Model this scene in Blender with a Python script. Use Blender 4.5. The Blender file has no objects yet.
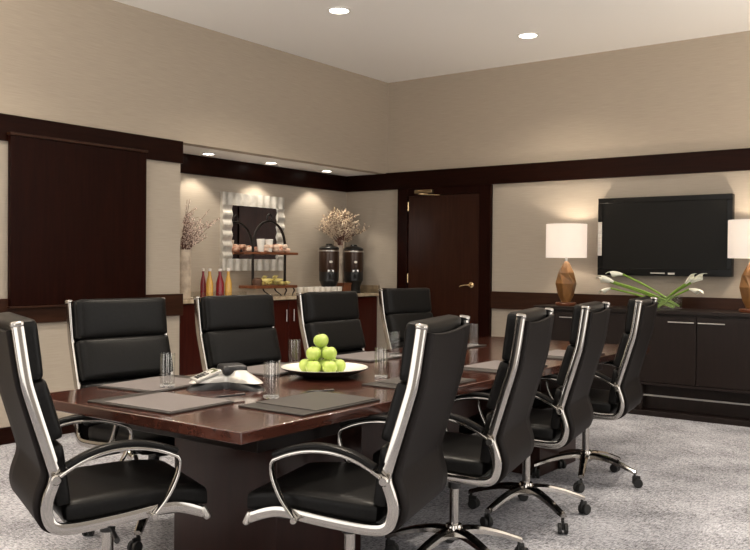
import bpy, bmesh, math, random
from mathutils import Vector, Matrix
random.seed(7)
PI = math.pi
COL = bpy.context.scene.collection

# ---------------------------------------------------------------- materials
def mat(name, col, rough=.5, metal=0., coat=0., spec=.5, trans=0., ior=1.45, emit=None, estr=0., sheen=0.):
    m = bpy.data.materials.new(name); m.use_nodes = True
    b = m.node_tree.nodes['Principled BSDF']
    b.inputs['Base Color'].default_value = (*col, 1)
    b.inputs['Roughness'].default_value = rough
    b.inputs['Metallic'].default_value = metal
    b.inputs['Coat Weight'].default_value = coat
    b.inputs['Coat Roughness'].default_value = .12
    b.inputs['Specular IOR Level'].default_value = spec
    b.inputs['Transmission Weight'].default_value = trans
    b.inputs['IOR'].default_value = ior
    if emit:
        b.inputs['Emission Color'].default_value = (*emit, 1)
        b.inputs['Emission Strength'].default_value = estr
    return m

def nodes(m): return m.node_tree.nodes, m.node_tree.links, m.node_tree.nodes['Principled BSDF']

def noise_col(m, c1, c2, scale=(1, 1, 1), nscale=5., detail=4., lo=.35, hi=.65, bump=0., bdist=.01, coord='Object'):
    n, l, b = nodes(m)
    tc = n.new('ShaderNodeTexCoord'); mp = n.new('ShaderNodeMapping'); mp.inputs['Scale'].default_value = scale
    nt = n.new('ShaderNodeTexNoise'); nt.inputs['Scale'].default_value = nscale; nt.inputs['Detail'].default_value = detail
    cr = n.new('ShaderNodeValToRGB')
    cr.color_ramp.elements[0].position = lo; cr.color_ramp.elements[0].color = (*c1, 1)
    cr.color_ramp.elements[1].position = hi; cr.color_ramp.elements[1].color = (*c2, 1)
    l.new(tc.outputs[coord], mp.inputs[0]); l.new(mp.outputs[0], nt.inputs[0]); l.new(nt.outputs[0], cr.inputs[0])
    l.new(cr.outputs[0], b.inputs['Base Color'])
    if bump:
        bp = n.new('ShaderNodeBump'); bp.inputs['Strength'].default_value = bump; bp.inputs['Distance'].default_value = bdist
        l.new(nt.outputs[0], bp.inputs['Height']); l.new(bp.outputs[0], b.inputs['Normal'])
    return m

M = {}
def wood(name, c1, c2, scale, rough=.3, coat=.3, spec=.5):
    M[name] = noise_col(mat(name, c1, rough, coat=coat, spec=spec), c1, c2, scale, 3., 6., .3, .7)
wood('mahogany_v', (.008, .0015, .0008), (.015, .0032, .0016), (14, 14, 1.0), .32, .0, .085)
wood('mahogany_h', (.008, .0018, .0009), (.015, .0038, .0018), (1.2, 1.2, 14), .34, .0, .085)
wood('cherry_v', (.030, .0040, .0024), (.052, .0085, .0045), (14, 14, 1.0), .32, .03, .16)
wood('rail_wood', (.022, .0078, .0040), (.038, .0145, .0072), (1.2, 1.2, 14), .36, .02, .18)
wood('espresso', (.008, .0045, .0038), (.013, .0075, .0062), (10, 10, 1.0), .42, .04, .3)
wood('table_top', (.040, .0125, .0085), (.075, .026, .017), (8, .8, 8), .15, .6)
wood('table_base', (.014, .0045, .0032), (.026, .0085, .006), (10, 10, 1.0), .3, .1, .3)
wood('board', (.12, .038, .014), (.22, .075, .03), (6, 1.5, 6), .4, .1)
wood('lamp_foot', (.10, .03, .013), (.16, .05, .02), (6, 6, 6), .35, .2)
M['chrome'] = mat('chrome', (.46, .44, .415), .10, 1.)
M['steel'] = mat('steel', (.62, .60, .57), .28, 1.)
M['brass'] = mat('brass', (.72, .55, .32), .22, 1.)
M['brass_dull'] = mat('brass_dull', (.30, .22, .13), .35, 1.)
M['brushed'] = noise_col(mat('brushed', (.5, .5, .5), .35, 1.), (.50, .48, .45), (.66, .64, .60), (1, 1, 20), 8)
M['leather'] = noise_col(mat('leather', (.018, .018, .019), .34, spec=.15), (.0040, .0038, .0038), (.0068, .0066, .0066), (1, 1, 1), 90, 3, .3, .7, .12, .002)
M['leather_back'] = noise_col(mat('leather_back', (.022, .017, .015), .55, spec=.13), (.0060, .0045, .0042), (.0090, .0070, .0066), (1, 1, 1), 90, 3, .3, .7, .1, .002)
M['plastic'] = mat('plastic', (.012, .012, .012), .35)
M['rubber'] = mat('rubber', (.01, .01, .01), .6)
M['folio'] = noise_col(mat('folio', (.07, .06, .055), .42), (.026, .022, .020), (.036, .031, .028), (1, 1, 1), 60, 3, .3, .7, .1, .002)
M['folio_edge'] = mat('folio_edge', (.012, .010, .009), .5)
M['paper'] = mat('paper', (.048, .042, .038), .5)
M['paper_light'] = mat('paper_light', (.15, .132, .13), .5)
def thin_glass():
    m = bpy.data.materials.new('clear_glass'); m.use_nodes = True; n, l = m.node_tree.nodes, m.node_tree.links; n.clear()
    out = n.new('ShaderNodeOutputMaterial'); t = n.new('ShaderNodeBsdfTransparent'); g = n.new('ShaderNodeBsdfGlossy'); mx = n.new('ShaderNodeMixShader'); lw = n.new('ShaderNodeLayerWeight')
    t.inputs[0].default_value = (.975, .98, .975, 1); g.inputs['Roughness'].default_value = .12; lw.inputs[0].default_value = .52
    ge = n.new('ShaderNodeNewGeometry'); m1 = n.new('ShaderNodeMath'); m1.operation = 'SUBTRACT'; m1.inputs[0].default_value = 1.0; m2 = n.new('ShaderNodeMath'); m2.operation = 'MULTIPLY'; m2.use_clamp = True
    l.new(ge.outputs['Backfacing'], m1.inputs[1]); l.new(m1.outputs[0], m2.inputs[0]); l.new(lw.outputs['Fresnel'], m2.inputs[1]); l.new(m2.outputs[0], mx.inputs[0]); l.new(t.outputs[0], mx.inputs[1]); l.new(g.outputs[0], mx.inputs[2]); l.new(mx.outputs[0], out.inputs[0]); return m
M['glass'] = thin_glass()
M['thick_glass'] = mat('thick_glass', (1, 1, 1), .04, trans=.8, ior=1.45)
M['water_glass'] = mat('water_glass', (.97, .985, .98), .03, trans=1., ior=1.33)
M['porcelain'] = mat('porcelain', (.82, .79, .73), .22, coat=.3)
M['plate_rim'] = mat('plate_rim', (.015, .013, .012), .3)
M['apple'] = noise_col(mat('apple', (.40, .55, .08), .3, coat=.25), (.30, .43, .055), (.48, .58, .16), (1, 1, 1), 14, 4, .3, .7)
M['stem'] = mat('stem', (.12, .07, .03), .7)
M['silver_plastic'] = mat('silver_plastic', (.58, .57, .54), .32, .35)
M['phone_dark'] = mat('phone_dark', (.02, .02, .022), .35)
M['lcd'] = mat('lcd', (.13, .14, .08), .25)
M['stone'] = noise_col(mat('stone', (.5, .4, .28), .25, coat=.2), (.33, .25, .16), (.62, .52, .38), (1, 1, 1), 16, 8, .35, .7)
M['splash'] = noise_col(mat('splash', (.25, .18, .1), .3), (.16, .115, .07), (.32, .24, .15), (1, 1, 1), 14, 8, .35, .7)
M['vase_stone'] = noise_col(mat('vase_stone', (.5, .42, .33), .5), (.42, .34, .27), (.66, .57, .46), (1, 1, 1), 14, 8, .35, .65)
M['branch'] = mat('branch', (.13, .055, .04), .7)
M['bud'] = mat('bud', (.78, .64, .56), .8)
M['bud_tan'] = mat('bud_tan', (.70, .57, .43), .8)
M['red_juice'] = mat('red_juice', (.20, .004, .014), .12, coat=.5)
M['orange_juice'] = mat('orange_juice', (.62, .36, .07), .15, coat=.5)
M['cap'] = mat('cap', (.75, .70, .66), .3)
M['black_iron'] = mat('black_iron', (.018, .014, .012), .4, .4)
M['urn'] = mat('urn', (.038, .017, .009), .3, .2, coat=.1)
M['urn_black'] = mat('urn_black', (.010, .010, .010), .3)
M['banana'] = noise_col(mat('banana', (.75, .62, .18), .5), (.66, .55, .16), (.85, .77, .38), (1, 1, 1), 9)
M['pastry'] = noise_col(mat('pastry', (.6, .3, .2), .6), (.42, .15, .08), (.85, .62, .48), (1, 1, 1), 22, 3, .35, .6)
M['roll'] = mat('roll', (.10, .05, .03), .6)
M['pastry_pale'] = mat('pastry_pale', (.75, .58, .46), .6)
M['mirror'] = mat('mirror', (.85, .85, .85), .01, 1.)
M['silver_frame'] = noise_col(mat('silver_frame', (.7, .68, .63), .45, .35), (.50, .48, .44), (.64, .62, .57), (1, 1, 1), 20)
M['screen'] = mat('screen', (.007, .0068, .006), .35, spec=.16)
M['bezel'] = mat('bezel', (.004, .004, .004), .22, spec=.16)
wood('door_wood', (.020, .0055, .0028), (.034, .0105, .0055), (14, 14, 1.0), .3, .05, .2)
M['amber'] = noise_col(mat('amber', (.33, .17, .05), .28, coat=.4), (.15, .068, .020), (.24, .115, .036), (2, 2, 1), 8)
M['lily'] = mat('lily', (.86, .86, .74), .5)
M['lily_green'] = mat('lily_green', (.21, .36, .05), .45)
M['spadix'] = mat('spadix', (.75, .55, .08), .6)
M['lens'] = mat('lens', (1, 1, 1), .5, emit=(1, .93, .82), estr=14)
M['lamp_trim'] = mat('lamp_trim', (.8, .78, .74), .4)
M['pen'] = mat('pen', (.01, .01, .012), .3)
M['white_mark'] = mat('white_mark', (.7, .68, .62), .5)

def shade_mat():
    m = bpy.data.materials.new('linen_shade'); m.use_nodes = True
    n, l = m.node_tree.nodes, m.node_tree.links; n.clear()
    out = n.new('ShaderNodeOutputMaterial'); d = n.new('ShaderNodeBsdfDiffuse'); t = n.new('ShaderNodeBsdfTranslucent')
    e = n.new('ShaderNodeEmission'); mx = n.new('ShaderNodeMixShader'); ad = n.new('ShaderNodeAddShader')
    d.inputs[0].default_value = (.85, .80, .74, 1); t.inputs[0].default_value = (.46, .43, .40, 1)
    e.inputs[0].default_value = (1, .95, .92, 1); e.inputs[1].default_value = .22
    l.new(d.outputs[0], mx.inputs[1]); l.new(t.outputs[0], mx.inputs[2]); mx.inputs[0].default_value = .5
    l.new(mx.outputs[0], ad.inputs[0]); l.new(e.outputs[0], ad.inputs[1]); l.new(ad.outputs[0], out.inputs[0])
    return m
M['shade'] = shade_mat()

def wall_mat():
    # tan grasscloth above the wooden frieze, cream wall covering below it
    m = mat('wall_covering', (.5, .5, .5), .85, spec=.2); n, l, b = nodes(m)
    tc = n.new('ShaderNodeTexCoord'); sp = n.new('ShaderNodeSeparateXYZ'); gt = n.new('ShaderNodeMath'); gt.operation = 'GREATER_THAN'
    gt.inputs[1].default_value = 2.25
    mp = n.new('ShaderNodeMapping'); mp.inputs['Scale'].default_value = (3, 3, 90)
    nt = n.new('ShaderNodeTexNoise'); nt.inputs['Scale'].default_value = 2.; nt.inputs['Detail'].default_value = 5
    mr = n.new('ShaderNodeMapRange'); mr.inputs[1].default_value = .3; mr.inputs[2].default_value = .7; mr.inputs[3].default_value = .93; mr.inputs[4].default_value = 1.05
    mx = n.new('ShaderNodeMix'); mx.data_type = 'RGBA'
    mx.inputs[6].default_value = (.40, .35, .29, 1); mx.inputs[7].default_value = (.44, .375, .30, 1)
    ml = n.new('ShaderNodeVectorMath'); ml.operation = 'SCALE'
    l.new(tc.outputs['Object'], sp.inputs[0]); l.new(sp.outputs[2], gt.inputs[0]); l.new(gt.outputs[0], mx.inputs[0])
    l.new(tc.outputs['Object'], mp.inputs[0]); l.new(mp.outputs[0], nt.inputs[0]); l.new(nt.outputs[0], mr.inputs[0])
    l.new(mx.outputs[2], ml.inputs[0]); l.new(mr.outputs[0], ml.inputs['Scale']); l.new(ml.outputs[0], b.inputs['Base Color'])
    return m
M['wall'] = wall_mat()
M['ceiling'] = mat('ceiling', (.92, .90, .865), .9, spec=.1)

def carpet_mat():
    m = mat('carpet', (.3, .3, .3), .95, spec=.08); n, l, b = nodes(m)
    tc = n.new('ShaderNodeTexCoord')
    def noise(scale, ns, det):
        mp = n.new('ShaderNodeMapping'); mp.inputs['Scale'].default_value = scale
        nt = n.new('ShaderNodeTexNoise'); nt.inputs['Scale'].default_value = ns; nt.inputs['Detail'].default_value = det
        l.new(tc.outputs['Object'], mp.inputs[0]); l.new(mp.outputs[0], nt.inputs[0]); return nt.outputs[0]
    a = noise((2.2, 9, 1), 13, 2); c = noise((9, 2.2, 1), 13, 2); d = noise((1, 1, 1), 3.0, 4); e = noise((1, 1, 1), 160, 2)
    def mth(op, x, y):
        q = n.new('ShaderNodeMath'); q.operation = op
        for i, v in enumerate((x, y)):
            if isinstance(v, (int, float)): q.inputs[i].default_value = v
            else: l.new(v, q.inputs[i])
        return q.outputs[0]
    s = mth('ADD', mth('MULTIPLY', a, .40), mth('MULTIPLY', c, .34)); s = mth('ADD', s, mth('MULTIPLY', d, .22)); s = mth('ADD', s, mth('MULTIPLY', e, .30))
    fl = mth('MULTIPLY', mth('GREATER_THAN', noise((3, 9, 1), 17, 1), .64), .11); s = mth('ADD', s, fl)
    cr = n.new('ShaderNodeValToRGB'); l.new(s, cr.inputs[0])
    cr.color_ramp.elements[0].position = .52; cr.color_ramp.elements[0].color = (.115, .115, .125, 1)
    cr.color_ramp.elements[1].position = .76; cr.color_ramp.elements[1].color = (.60, .605, .66, 1)
    l.new(cr.outputs[0], b.inputs['Base Color'])
    bp = n.new('ShaderNodeBump'); bp.inputs['Strength'].default_value = .4; bp.inputs['Distance'].default_value = .006
    l.new(e, bp.inputs['Height']); l.new(bp.outputs[0], b.inputs['Normal'])
    return m
M['carpet'] = carpet_mat()

# ---------------------------------------------------------------- mesh helpers
class MB:
    def __init__(s): s.v = []; s.f = []
    def add(s, v, f, T=None):
        o = len(s.v)
        s.v += [tuple(T @ Vector(p)) if T else tuple(p) for p in v]
        s.f += [tuple(i + o for i in q) for q in f]; return s
    def box(s, x0, x1, y0, y1, z0, z1, T=None):
        v = [(x, y, z) for z in (z0, z1) for y in (y0, y1) for x in (x0, x1)]
        return s.add(v, [(0, 2, 3, 1), (4, 5, 7, 6), (0, 1, 5, 4), (2, 6, 7, 3), (0, 4, 6, 2), (1, 3, 7, 5)], T)
    def soft(s, sx, sy, sz, r, T=None, n=7, bulge=0., fn=None):
        # rounded cushion box, half sizes sx sy sz
        V = {}; vs = []; fs = []
        def key(a, b, c):
            k = (a, b, c)
            if k not in V:
                p = [2 * a / n - 1, 2 * b / n - 1, 2 * c / n - 1]
                # push grid lines towards the edges so corners have resolution
                p = [math.copysign(abs(t) ** .6, t) if t else 0 for t in p]
                P = [p[0] * sx, p[1] * sy, p[2] * sz]; h = (sx, sy, sz)
                c_ = [max(-(h[i] - r), min(h[i] - r, P[i])) for i in range(3)]
                d = Vector([P[i] - c_[i] for i in range(3)])
                if d.length > 1e-9: d = d.normalized() * min(r, r)
                Q = [c_[i] + d[i] for i in range(3)]
                if bulge: Q[2] += math.copysign(bulge, p[2]) * abs(p[2]) * (1 - p[0] ** 2) * (1 - p[1] ** 2)
                if fn: Q = fn(Q)
                V[k] = len(vs); vs.append(tuple(Q))
            return V[k]
        R = range(n)
        for i in R:
            for j in R:
                fs.append((key(i, j, 0), key(i, j + 1, 0), key(i + 1, j + 1, 0), key(i + 1, j, 0)))
                fs.append((key(i, j, n), key(i + 1, j, n), key(i + 1, j + 1, n), key(i, j + 1, n)))
                fs.append((key(i, 0, j), key(i + 1, 0, j), key(i + 1, 0, j + 1), key(i, 0, j + 1)))
                fs.append((key(i, n, j), key(i, n, j + 1), key(i + 1, n, j + 1), key(i + 1, n, j)))
                fs.append((key(0, i, j), key(0, i, j + 1), key(0, i + 1, j + 1), key(0, i + 1, j)))
                fs.append((key(n, i, j), key(n, i + 1, j), key(n, i + 1, j + 1), key(n, i, j + 1)))
        return s.add(vs, fs, T)
    def lathe(s, prof, n=24, T=None, squash=1.):
        v = []; f = []
        for r, z in prof:
            for k in range(n): a = 2 * PI * k / n; v.append((r * math.cos(a), r * math.sin(a) * squash, z))
        for i in range(len(prof) - 1):
            for k in range(n):
                a = i * n + k; b = i * n + (k + 1) % n; f.append((a, b, b + n, a + n))
        f.append(tuple(range(n - 1, -1, -1))); f.append(tuple((len(prof) - 1) * n + k for k in range(n)))
        return s.add(v, f, T)
    def tube(s, pts, rad, n=8, T=None, caps=True):
        pts = [Vector(p) for p in pts]; v = []; f = []
        if not isinstance(rad, (list, tuple)): rad = [rad] * len(pts)
        up = Vector((0, 0, 1)); prev = None
        for i, p in enumerate(pts):
            t = (pts[min(i + 1, len(pts) - 1)] - pts[max(i - 1, 0)]).normalized()
            if prev is None:
                a = t.cross(up)
                if a.length < .1: a = t.cross(Vector((1, 0, 0)))
            else: a = prev - t * prev.dot(t)
            a.normalize(); prev = a; b = t.cross(a)
            for k in range(n):
                q = 2 * PI * k / n; v.append(p + (a * math.cos(q) + b * math.sin(q)) * rad[i])
        for i in range(len(pts) - 1):
            for k in range(n):
                x = i * n + k; y = i * n + (k + 1) % n; f.append((x, y, y + n, x + n))
        if caps: f.append(tuple(range(n - 1, -1, -1))); f.append(tuple((len(pts) - 1) * n + k for k in range(n)))
        return s.add(v, f, T)
    def bar(s, pts, lat, w, h, T=None, r=None):
        # flat rounded bar along a planar path; lat = unit vector across the plane, w across, h in the plane
        pts = [Vector(p) for p in pts]; lat = Vector(lat).normalized(); v = []; f = []
        r = min(w, h) * .3 if r is None else r; prof = []
        for cx, cy, a0 in ((w / 2 - r, h / 2 - r, 0), (-w / 2 + r, h / 2 - r, 90), (-w / 2 + r, -h / 2 + r, 180), (w / 2 - r, -h / 2 + r, 270)):
            for d in (0, 45, 90):
                a = math.radians(a0 + d); prof.append((cx + r * math.cos(a), cy + r * math.sin(a)))
        n = len(prof)
        for i, p in enumerate(pts):
            t = (pts[min(i + 1, len(pts) - 1)] - pts[max(i - 1, 0)]).normalized(); b = t.cross(lat).normalized()
            for x, y in prof: v.append(p + lat * x + b * y)
        for i in range(len(pts) - 1):
            for k in range(n):
                x = i * n + k; y = i * n + (k + 1) % n; f.append((x, y, y + n, x + n))
        f.append(tuple(range(n - 1, -1, -1))); f.append(tuple((len(pts) - 1) * n + k for k in range(n)))
        return s.add(v, f, T)
    def build(s, name, m, parent=None, bevel=0., kind=None, smooth=True, label=None):
        me = bpy.data.meshes.new(name); bm = bmesh.new()
        vv = [bm.verts.new(p) for p in s.v]
        for q in s.f:
            try: bm.faces.new([vv[i] for i in q])
            except ValueError: pass
        bmesh.ops.recalc_face_normals(bm, faces=bm.faces)
        for f in bm.faces: f.smooth = smooth
        for e in bm.edges:
            if len(e.link_faces) == 2 and e.calc_face_angle(0) > .65: e.smooth = False
        bm.to_mesh(me); bm.free(); me.materials.append(M[m] if isinstance(m, str) else m)
        o = bpy.data.objects.new(name, me); COL.objects.link(o)
        if parent: o.parent = parent
        if bevel:
            b = o.modifiers.new('bevel', 'BEVEL'); b.width = bevel; b.segments = 2; b.limit_method = 'ANGLE'
            b.harden_normals = False
        if kind: o['kind'] = kind
        if label: o['label'] = label
        return o

def tag(o, label, cat, group=None):
    o['label'] = label; o['category'] = cat
    if group: o['group'] = group
    return o
def thing(name, label, cat, loc=(0, 0, 0), rz=0, group=None):
    o = bpy.data.objects.new(name, None); COL.objects.link(o); o.location = loc; o.rotation_euler = (0, 0, rz)
    o.empty_display_size = .05
    return tag(o, label, cat, group)
def copy_tree(o, parent=None):
    c = o.copy(); COL.objects.link(c)
    if parent: c.parent = parent
    for ch in list(KIDS.get(o.name, [])): copy_tree(ch, c)
    return c
KIDS = {}
def index():
    KIDS.clear()
    for o in bpy.data.objects:
        if o.parent: KIDS.setdefault(o.parent.name, []).append(o)
def dup(root, loc, rz, label, group=None):
    index(); c = copy_tree(root); c.location = loc; c.rotation_euler = (0, 0, rz); c['label'] = label
    if group: c['group'] = group
    return c
def chaikin(p, it=2):
    p = [Vector(q) for q in p]
    for _ in range(it):
        q = [p[0]]
        for a, b in zip(p, p[1:]): q += [a * .75 + b * .25, a * .25 + b * .75]
        q.append(p[-1]); p = q
    return p
def T(x=0, y=0, z=0, rx=0, ry=0, rz=0):
    return Matrix.Translation((x, y, z)) @ Matrix.Rotation(rz, 4, 'Z') @ Matrix.Rotation(ry, 4, 'Y') @ Matrix.Rotation(rx, 4, 'X')
def struct(name, mb, m, bevel=0, parent=None):
    return mb.build(name, m, parent, bevel, kind=None if parent else 'structure')

# ---------------------------------------------------------------- room shell
CEIL = 3.37; ND = .6; NY = -3.05; SOF = 2.335
struct('floor', MB().box(-.75, 7.6, -9.6, .15, -.06, 0), 'carpet')
struct('ceiling', MB().box(-.75, 9, -12.5, .15, CEIL, CEIL + .08), 'ceiling')
w = MB().box(-.12, 0, -12.5, NY, 0, CEIL)            # left wall up to the niche
struct('wall_left', w, 'wall')
struct('wall_bulkhead', MB().box(-.12, 0, NY, 0, SOF, CEIL), 'wall')
struct('wall_niche_back', MB().box(-ND - .12, -ND, NY - .12, 0, 0, CEIL), 'wall')
struct('wall_niche_return', MB().box(-ND, -.12, NY - .12, NY, 0, SOF + .05), 'wall')
b = MB().box(-ND - .12, .31, 0, .12, 0, CEIL)
b.box(.31, 1.22, 0, .12, 2.06, CEIL); b.box(1.22, 9, 0, .12, 0, CEIL)
struct('wall_back', b, 'wall')
struct('trim_1', MB().box(-ND, -.12, NY, 0, SOF, SOF + .03), 'ceiling')      # niche soffit
struct('trim_2', MB().box(0, .02, -12.5, -3.035, 2.15, 2.34), 'mahogany_h', .003)   # frieze, left wall
struct('trim_3', MB().box(-ND, -ND + .03, NY, -.03, 2.15, SOF), 'mahogany_h', .003)
struct('trim_4', MB().box(-ND, 9, -.035, 0, 2.15, 2.342), 'mahogany_h', .003)
struct('trim_5', MB().box(0, .03, -12.5, -3.035, .85, 1.035), 'rail_wood', .003)     # chair rail, left
struct('trim_6', MB().box(1.36, 9, -.03, 0, .85, 1.03), 'rail_wood', .003)
struct('trim_7', MB().box(-.05, .17, -.03, 0, .85, 1.03), 'rail_wood', .003)
fr = MB().box(.17, .305, -.045, 0, 0, 2.15).box(1.225, 1.36, -.045, 0, 0, 2.15).box(.305, 1.225, -.045, 0, 2.065, 2.15)
fr.box(.29, .312, -.01, .06, 0, 2.065).box(1.218, 1.24, -.01, .06, 0, 2.065)
struct('trim_8', fr, 'mahogany_v', .003)
struct('baseboard_left', MB().box(0, .02, -12.5, NY, 0, .12), 'mahogany_h', .002)
struct('baseboard_back', MB().box(1.36, 9, -.02, 0, 0, .12), 'mahogany_h', .002)

# door
d = MB().box(.315, 1.215, -.03, .05, .01, 2.0635).build('door_1', 'door_wood', bevel=.002, kind='structure')
h = MB().lathe([(.03, 0), (.03, .008), (.012, .014), (.010, .05), (.012, .052)], 20, T(1.13, -.03, 1.09, rx=PI / 2))
h.tube(chaikin([(1.13, -.08, 1.09), (1.09, -.085, 1.092), (1.05, -.083, 1.084), (1.01, -.077, 1.072)]), [.010] * 5 + [.009] * 5 + [.007] * 0 + [.008] * 0 if False else .009, 8)
h.build('door_handle', 'brass', d)
for z in (.25, 1.1, 1.9): MB().lathe([(.009, 0), (.009, .10)], 10, T(.312, -.036, z)).build('hinge', 'brass', d)
c = MB().box(.43, .66, -.10, -.046, 2.085, 2.125)
c.build('door_closer', 'brass_dull', d, .006)
MB().bar([(.60, -.075, 2.08), (.50, -.11, 2.075), (.74, -.05, 2.06)], (0, 0, 1), .008, .02).build('closer_arm', 'brass', d)

# big wooden panel that covers the left wall
p = thing('wall_panel', 'wide dark mahogany panel mounted on the left wall between frieze and rail', 'wall panel', (0, -4.04, 1.0))
MB().box(.022, .060, -.60, .585, -.02, 1.192).build('panel_board', 'mahogany_v', p, .003)
MB().box(.021, .072, -.61, .59, 1.192, 1.212).build('top_ledge', 'rail_wood', p, .003)
MB().box(.031, .068, -.61, .59, -.035, -.02).build('bottom_ledge', 'rail_wood', p, .003)

# ---------------------------------------------------------------- recessed lights
def downlight(x, y, z, label, group, r=.065, power=30, cone=1.6, blend=.6, col=(1, .88, .72)):
    t = thing('recessed_downlight', label, 'ceiling light', (x, y, z), 0, group)
    MB().lathe([(r * 1.25, 0), (r * 1.25, -.006), (r, -.010), (r * .96, 0), (r * .95, -.001)][:3] + [(r, 0)], 28).build('trim_ring', 'lamp_trim', t)
    MB().lathe([(r * .97, -.004), (r * .6, -.006), (.001, -.007)], 28).build('lens', 'lens', t)
    l = bpy.data.lights.new('spot', 'SPOT'); l.energy = power; l.color = col; l.spot_size = cone; l.spot_blend = blend; l.shadow_soft_size = .03
    o = bpy.data.objects.new('lamp_beam', l); COL.objects.link(o); o.parent = t; o.location = (0, 0, -.03)
    return t
G = 'downlights in the main ceiling'
downlight(1.307, -2.523, CEIL, 'round recessed ceiling downlight, the nearer and further left of the two', G, .08, 60, 2.3)
downlight(2.225, -.962, CEIL, 'round recessed ceiling downlight, closer to the door wall', G, .08, 35, 2.2)
GN = 'downlights in the niche soffit'
for y, s in ((-2.39, 'nearest the wall panel'), (-1.535, 'in the middle, above the mirror'), (-.64, 'nearest the door wall, above the coffee urns')):
    downlight(-.37, y, SOF, 'small recessed downlight in niche soffit, ' + s, GN, .055, 20, 1.75, .3)

# ---------------------------------------------------------------- buffet counter
CX = -.12
for i, (y0, s) in enumerate(((-3.04, 'left end under the juice bottles'), (-2.03, 'middle, under the tiered stand'), (-1.02, 'right end under the coffee urns'))):
    t = thing('base_cabinet', 'red cherry base cabinet of the buffet, ' + s, 'cabinet', (CX, y0, 0), 0, 'base cabinets under the buffet counter')
    MB().box(-.46, -.02, .003, 1.007, .08, .938).build('body', 'cherry_v', t)
    MB().box(-.44, -.07, .01, 1.0, 0, .08).build('plinth', 'mahogany_h', t)
    for k in (0, 1):
        a = .008 + k * .5
        dr = MB().box(-.02, 0, a, a + .492, .09, .93).build('door', 'cherry_v', t, .003)
        MB().tube([(.025, a + (.44 if k == 0 else .05), .72), (.025, a + (.44 if k == 0 else .05), .84)], .005, 8).build('handle', 'steel', dr)
tag(MB().box(-ND, -.09, NY + .005, -.002, .94, .975).build('countertop', 'stone', bevel=.003), 'speckled tan stone countertop running along the buffet niche', 'countertop')
tag(MB().box(-ND, -.1, -.02, -.001, .976, 1.06).build('backsplash', 'splash', bevel=.002), 'short brown stone backsplash at the right end of the buffet', 'backsplash')

CT = .9755
# mirror
t = thing('wall_mirror', 'square mirror in a wide fluted silver frame above the buffet', 'mirror', (-ND, -1.56, 1.61))
MB().box(.02, .03, -.33, .335, -.265, .275).build('glass', 'mirror', t)
def fluted(u0, u1, v0, v1, horiz):
    v = []; f = []; n = 90; L = u1 - u0
    for i in range(n + 1):
        u = u0 + L * i / n; dz = .040 + .008 * math.sin(2 * PI * (u - u0) / .105)
        row = [(0, v0), (dz, v0), (dz, (v0 + v1) / 2), (dz, v1), (0, v1)]
        for d_, q in row: v.append((d_, u, q) if horiz else (d_, q, u))
    for i in range(n):
        for k in range(4): a = i * 5 + k; f.append((a, a + 1, a + 6, a + 5))
    f += [(0, 1, 2, 3, 4), tuple(n * 5 + k for k in (4, 3, 2, 1, 0))]
    return v, f
fm = MB()
fm.add(*fluted(-.46, .44, .275, .40, True)); fm.add(*fluted(-.46, .44, -.385, -.265, True))
fm.add(*fluted(-.265, .275, -.46, -.33, False)); fm.add(*fluted(-.265, .275, .335, .44, False))
fm.build('frame', 'silver_frame', t)

# vases with branches
def vase(x, y, h, r, label):
    o = MB().lathe([(.001, 0), (r * .93, 0), (r * .95, .01), (r, h * .5), (r * .98, h), (r * .86, h), (r * .84, h * .3), (.001, h * .28)], 20).build('tall_vase', 'vase_stone')
    o.location = (x, y, CT); return tag(o, label, 'vase')
vase(-.33, -2.72, .445, .068, 'tall pale stone vase of pink budded branches at left end of buffet')
vase(-.46, -.30, .60, .062, 'tall pale stone vase between the two coffee urns')
def branch(x, y, z0, ztop, ang, spread, budmat, rnd, twigs, arch=0., br=.0065, lab='', grp='', n_b=1.0):
    m = MB(); base = Vector((x + rnd.uniform(-.02, .02), y + rnd.uniform(-.02, .02), z0))
    dirv = Vector((math.cos(ang), math.sin(ang), 0)); H = ztop - z0
    def curve(b, d, L, up, n=6, drop=0.):
        out = []; w1 = rnd.uniform(-.02, .02); w2 = rnd.uniform(-.02, .02)
        for i in range(n + 1):
            s = i / n; q = b + d * L * (s ** 1.4) + Vector((w1 * math.sin(5 * s), w2 * math.sin(4 * s + 1), up * (s - drop * s * s)))
            q.x = max(q.x, -ND + .03); q.y = min(q.y, -.03); out.append(q)
        return out
    main = curve(base, dirv, spread, H, 7, arch)
    m.tube(main, [.0042 - .0028 * i / 7 for i in range(8)], 5)
    buds = MB()
    def put(pts, k):
        for _ in range(k):
            i = rnd.randrange(len(pts) - 1); s = rnd.random(); q = pts[i].lerp(pts[i + 1], s) + Vector([rnd.uniform(-.006, .006) for _ in range(3)])
            buds.soft(br * .75, br * .75, br * 1.3, br * .74, T(*q, rx=rnd.uniform(-1, 1), ry=rnd.uniform(-1, 1)), 2)
    put(main[3:], int(7 * n_b))
    for _ in range(twigs):
        i = rnd.randrange(2, 6); a2 = ang + rnd.uniform(-1.2, 1.2); d2 = Vector((math.cos(a2), math.sin(a2), 0))
        tw = curve(main[i], d2, rnd.uniform(.05, .13), rnd.uniform(.05, .16), 4, .2)
        m.tube(tw, [.0022, .002, .0018, .0014, .001], 4); put(tw, int(6 * n_b))
    o = m.build('branch', 'branch'); buds.build('buds', budmat, o, kind='stuff')
    return tag(o, lab, 'branch', grp)
rnd = random.Random(3)
for k in range(20):
    a = PI / 2 + rnd.uniform(-.8, .6); hgt = rnd.uniform(.12, .40); sp = rnd.uniform(.05, .36) if k > 6 else rnd.uniform(.0, .06)
    if k in (2, 5): hgt = .46
    branch(-.33, -2.72, CT + .38, CT + .44 + hgt, a, sp, 'bud', rnd, 5, 0, .0062, 'bare reddish branch with pink buds in the left tall vase', 'pink budded branches in the left vase')
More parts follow.
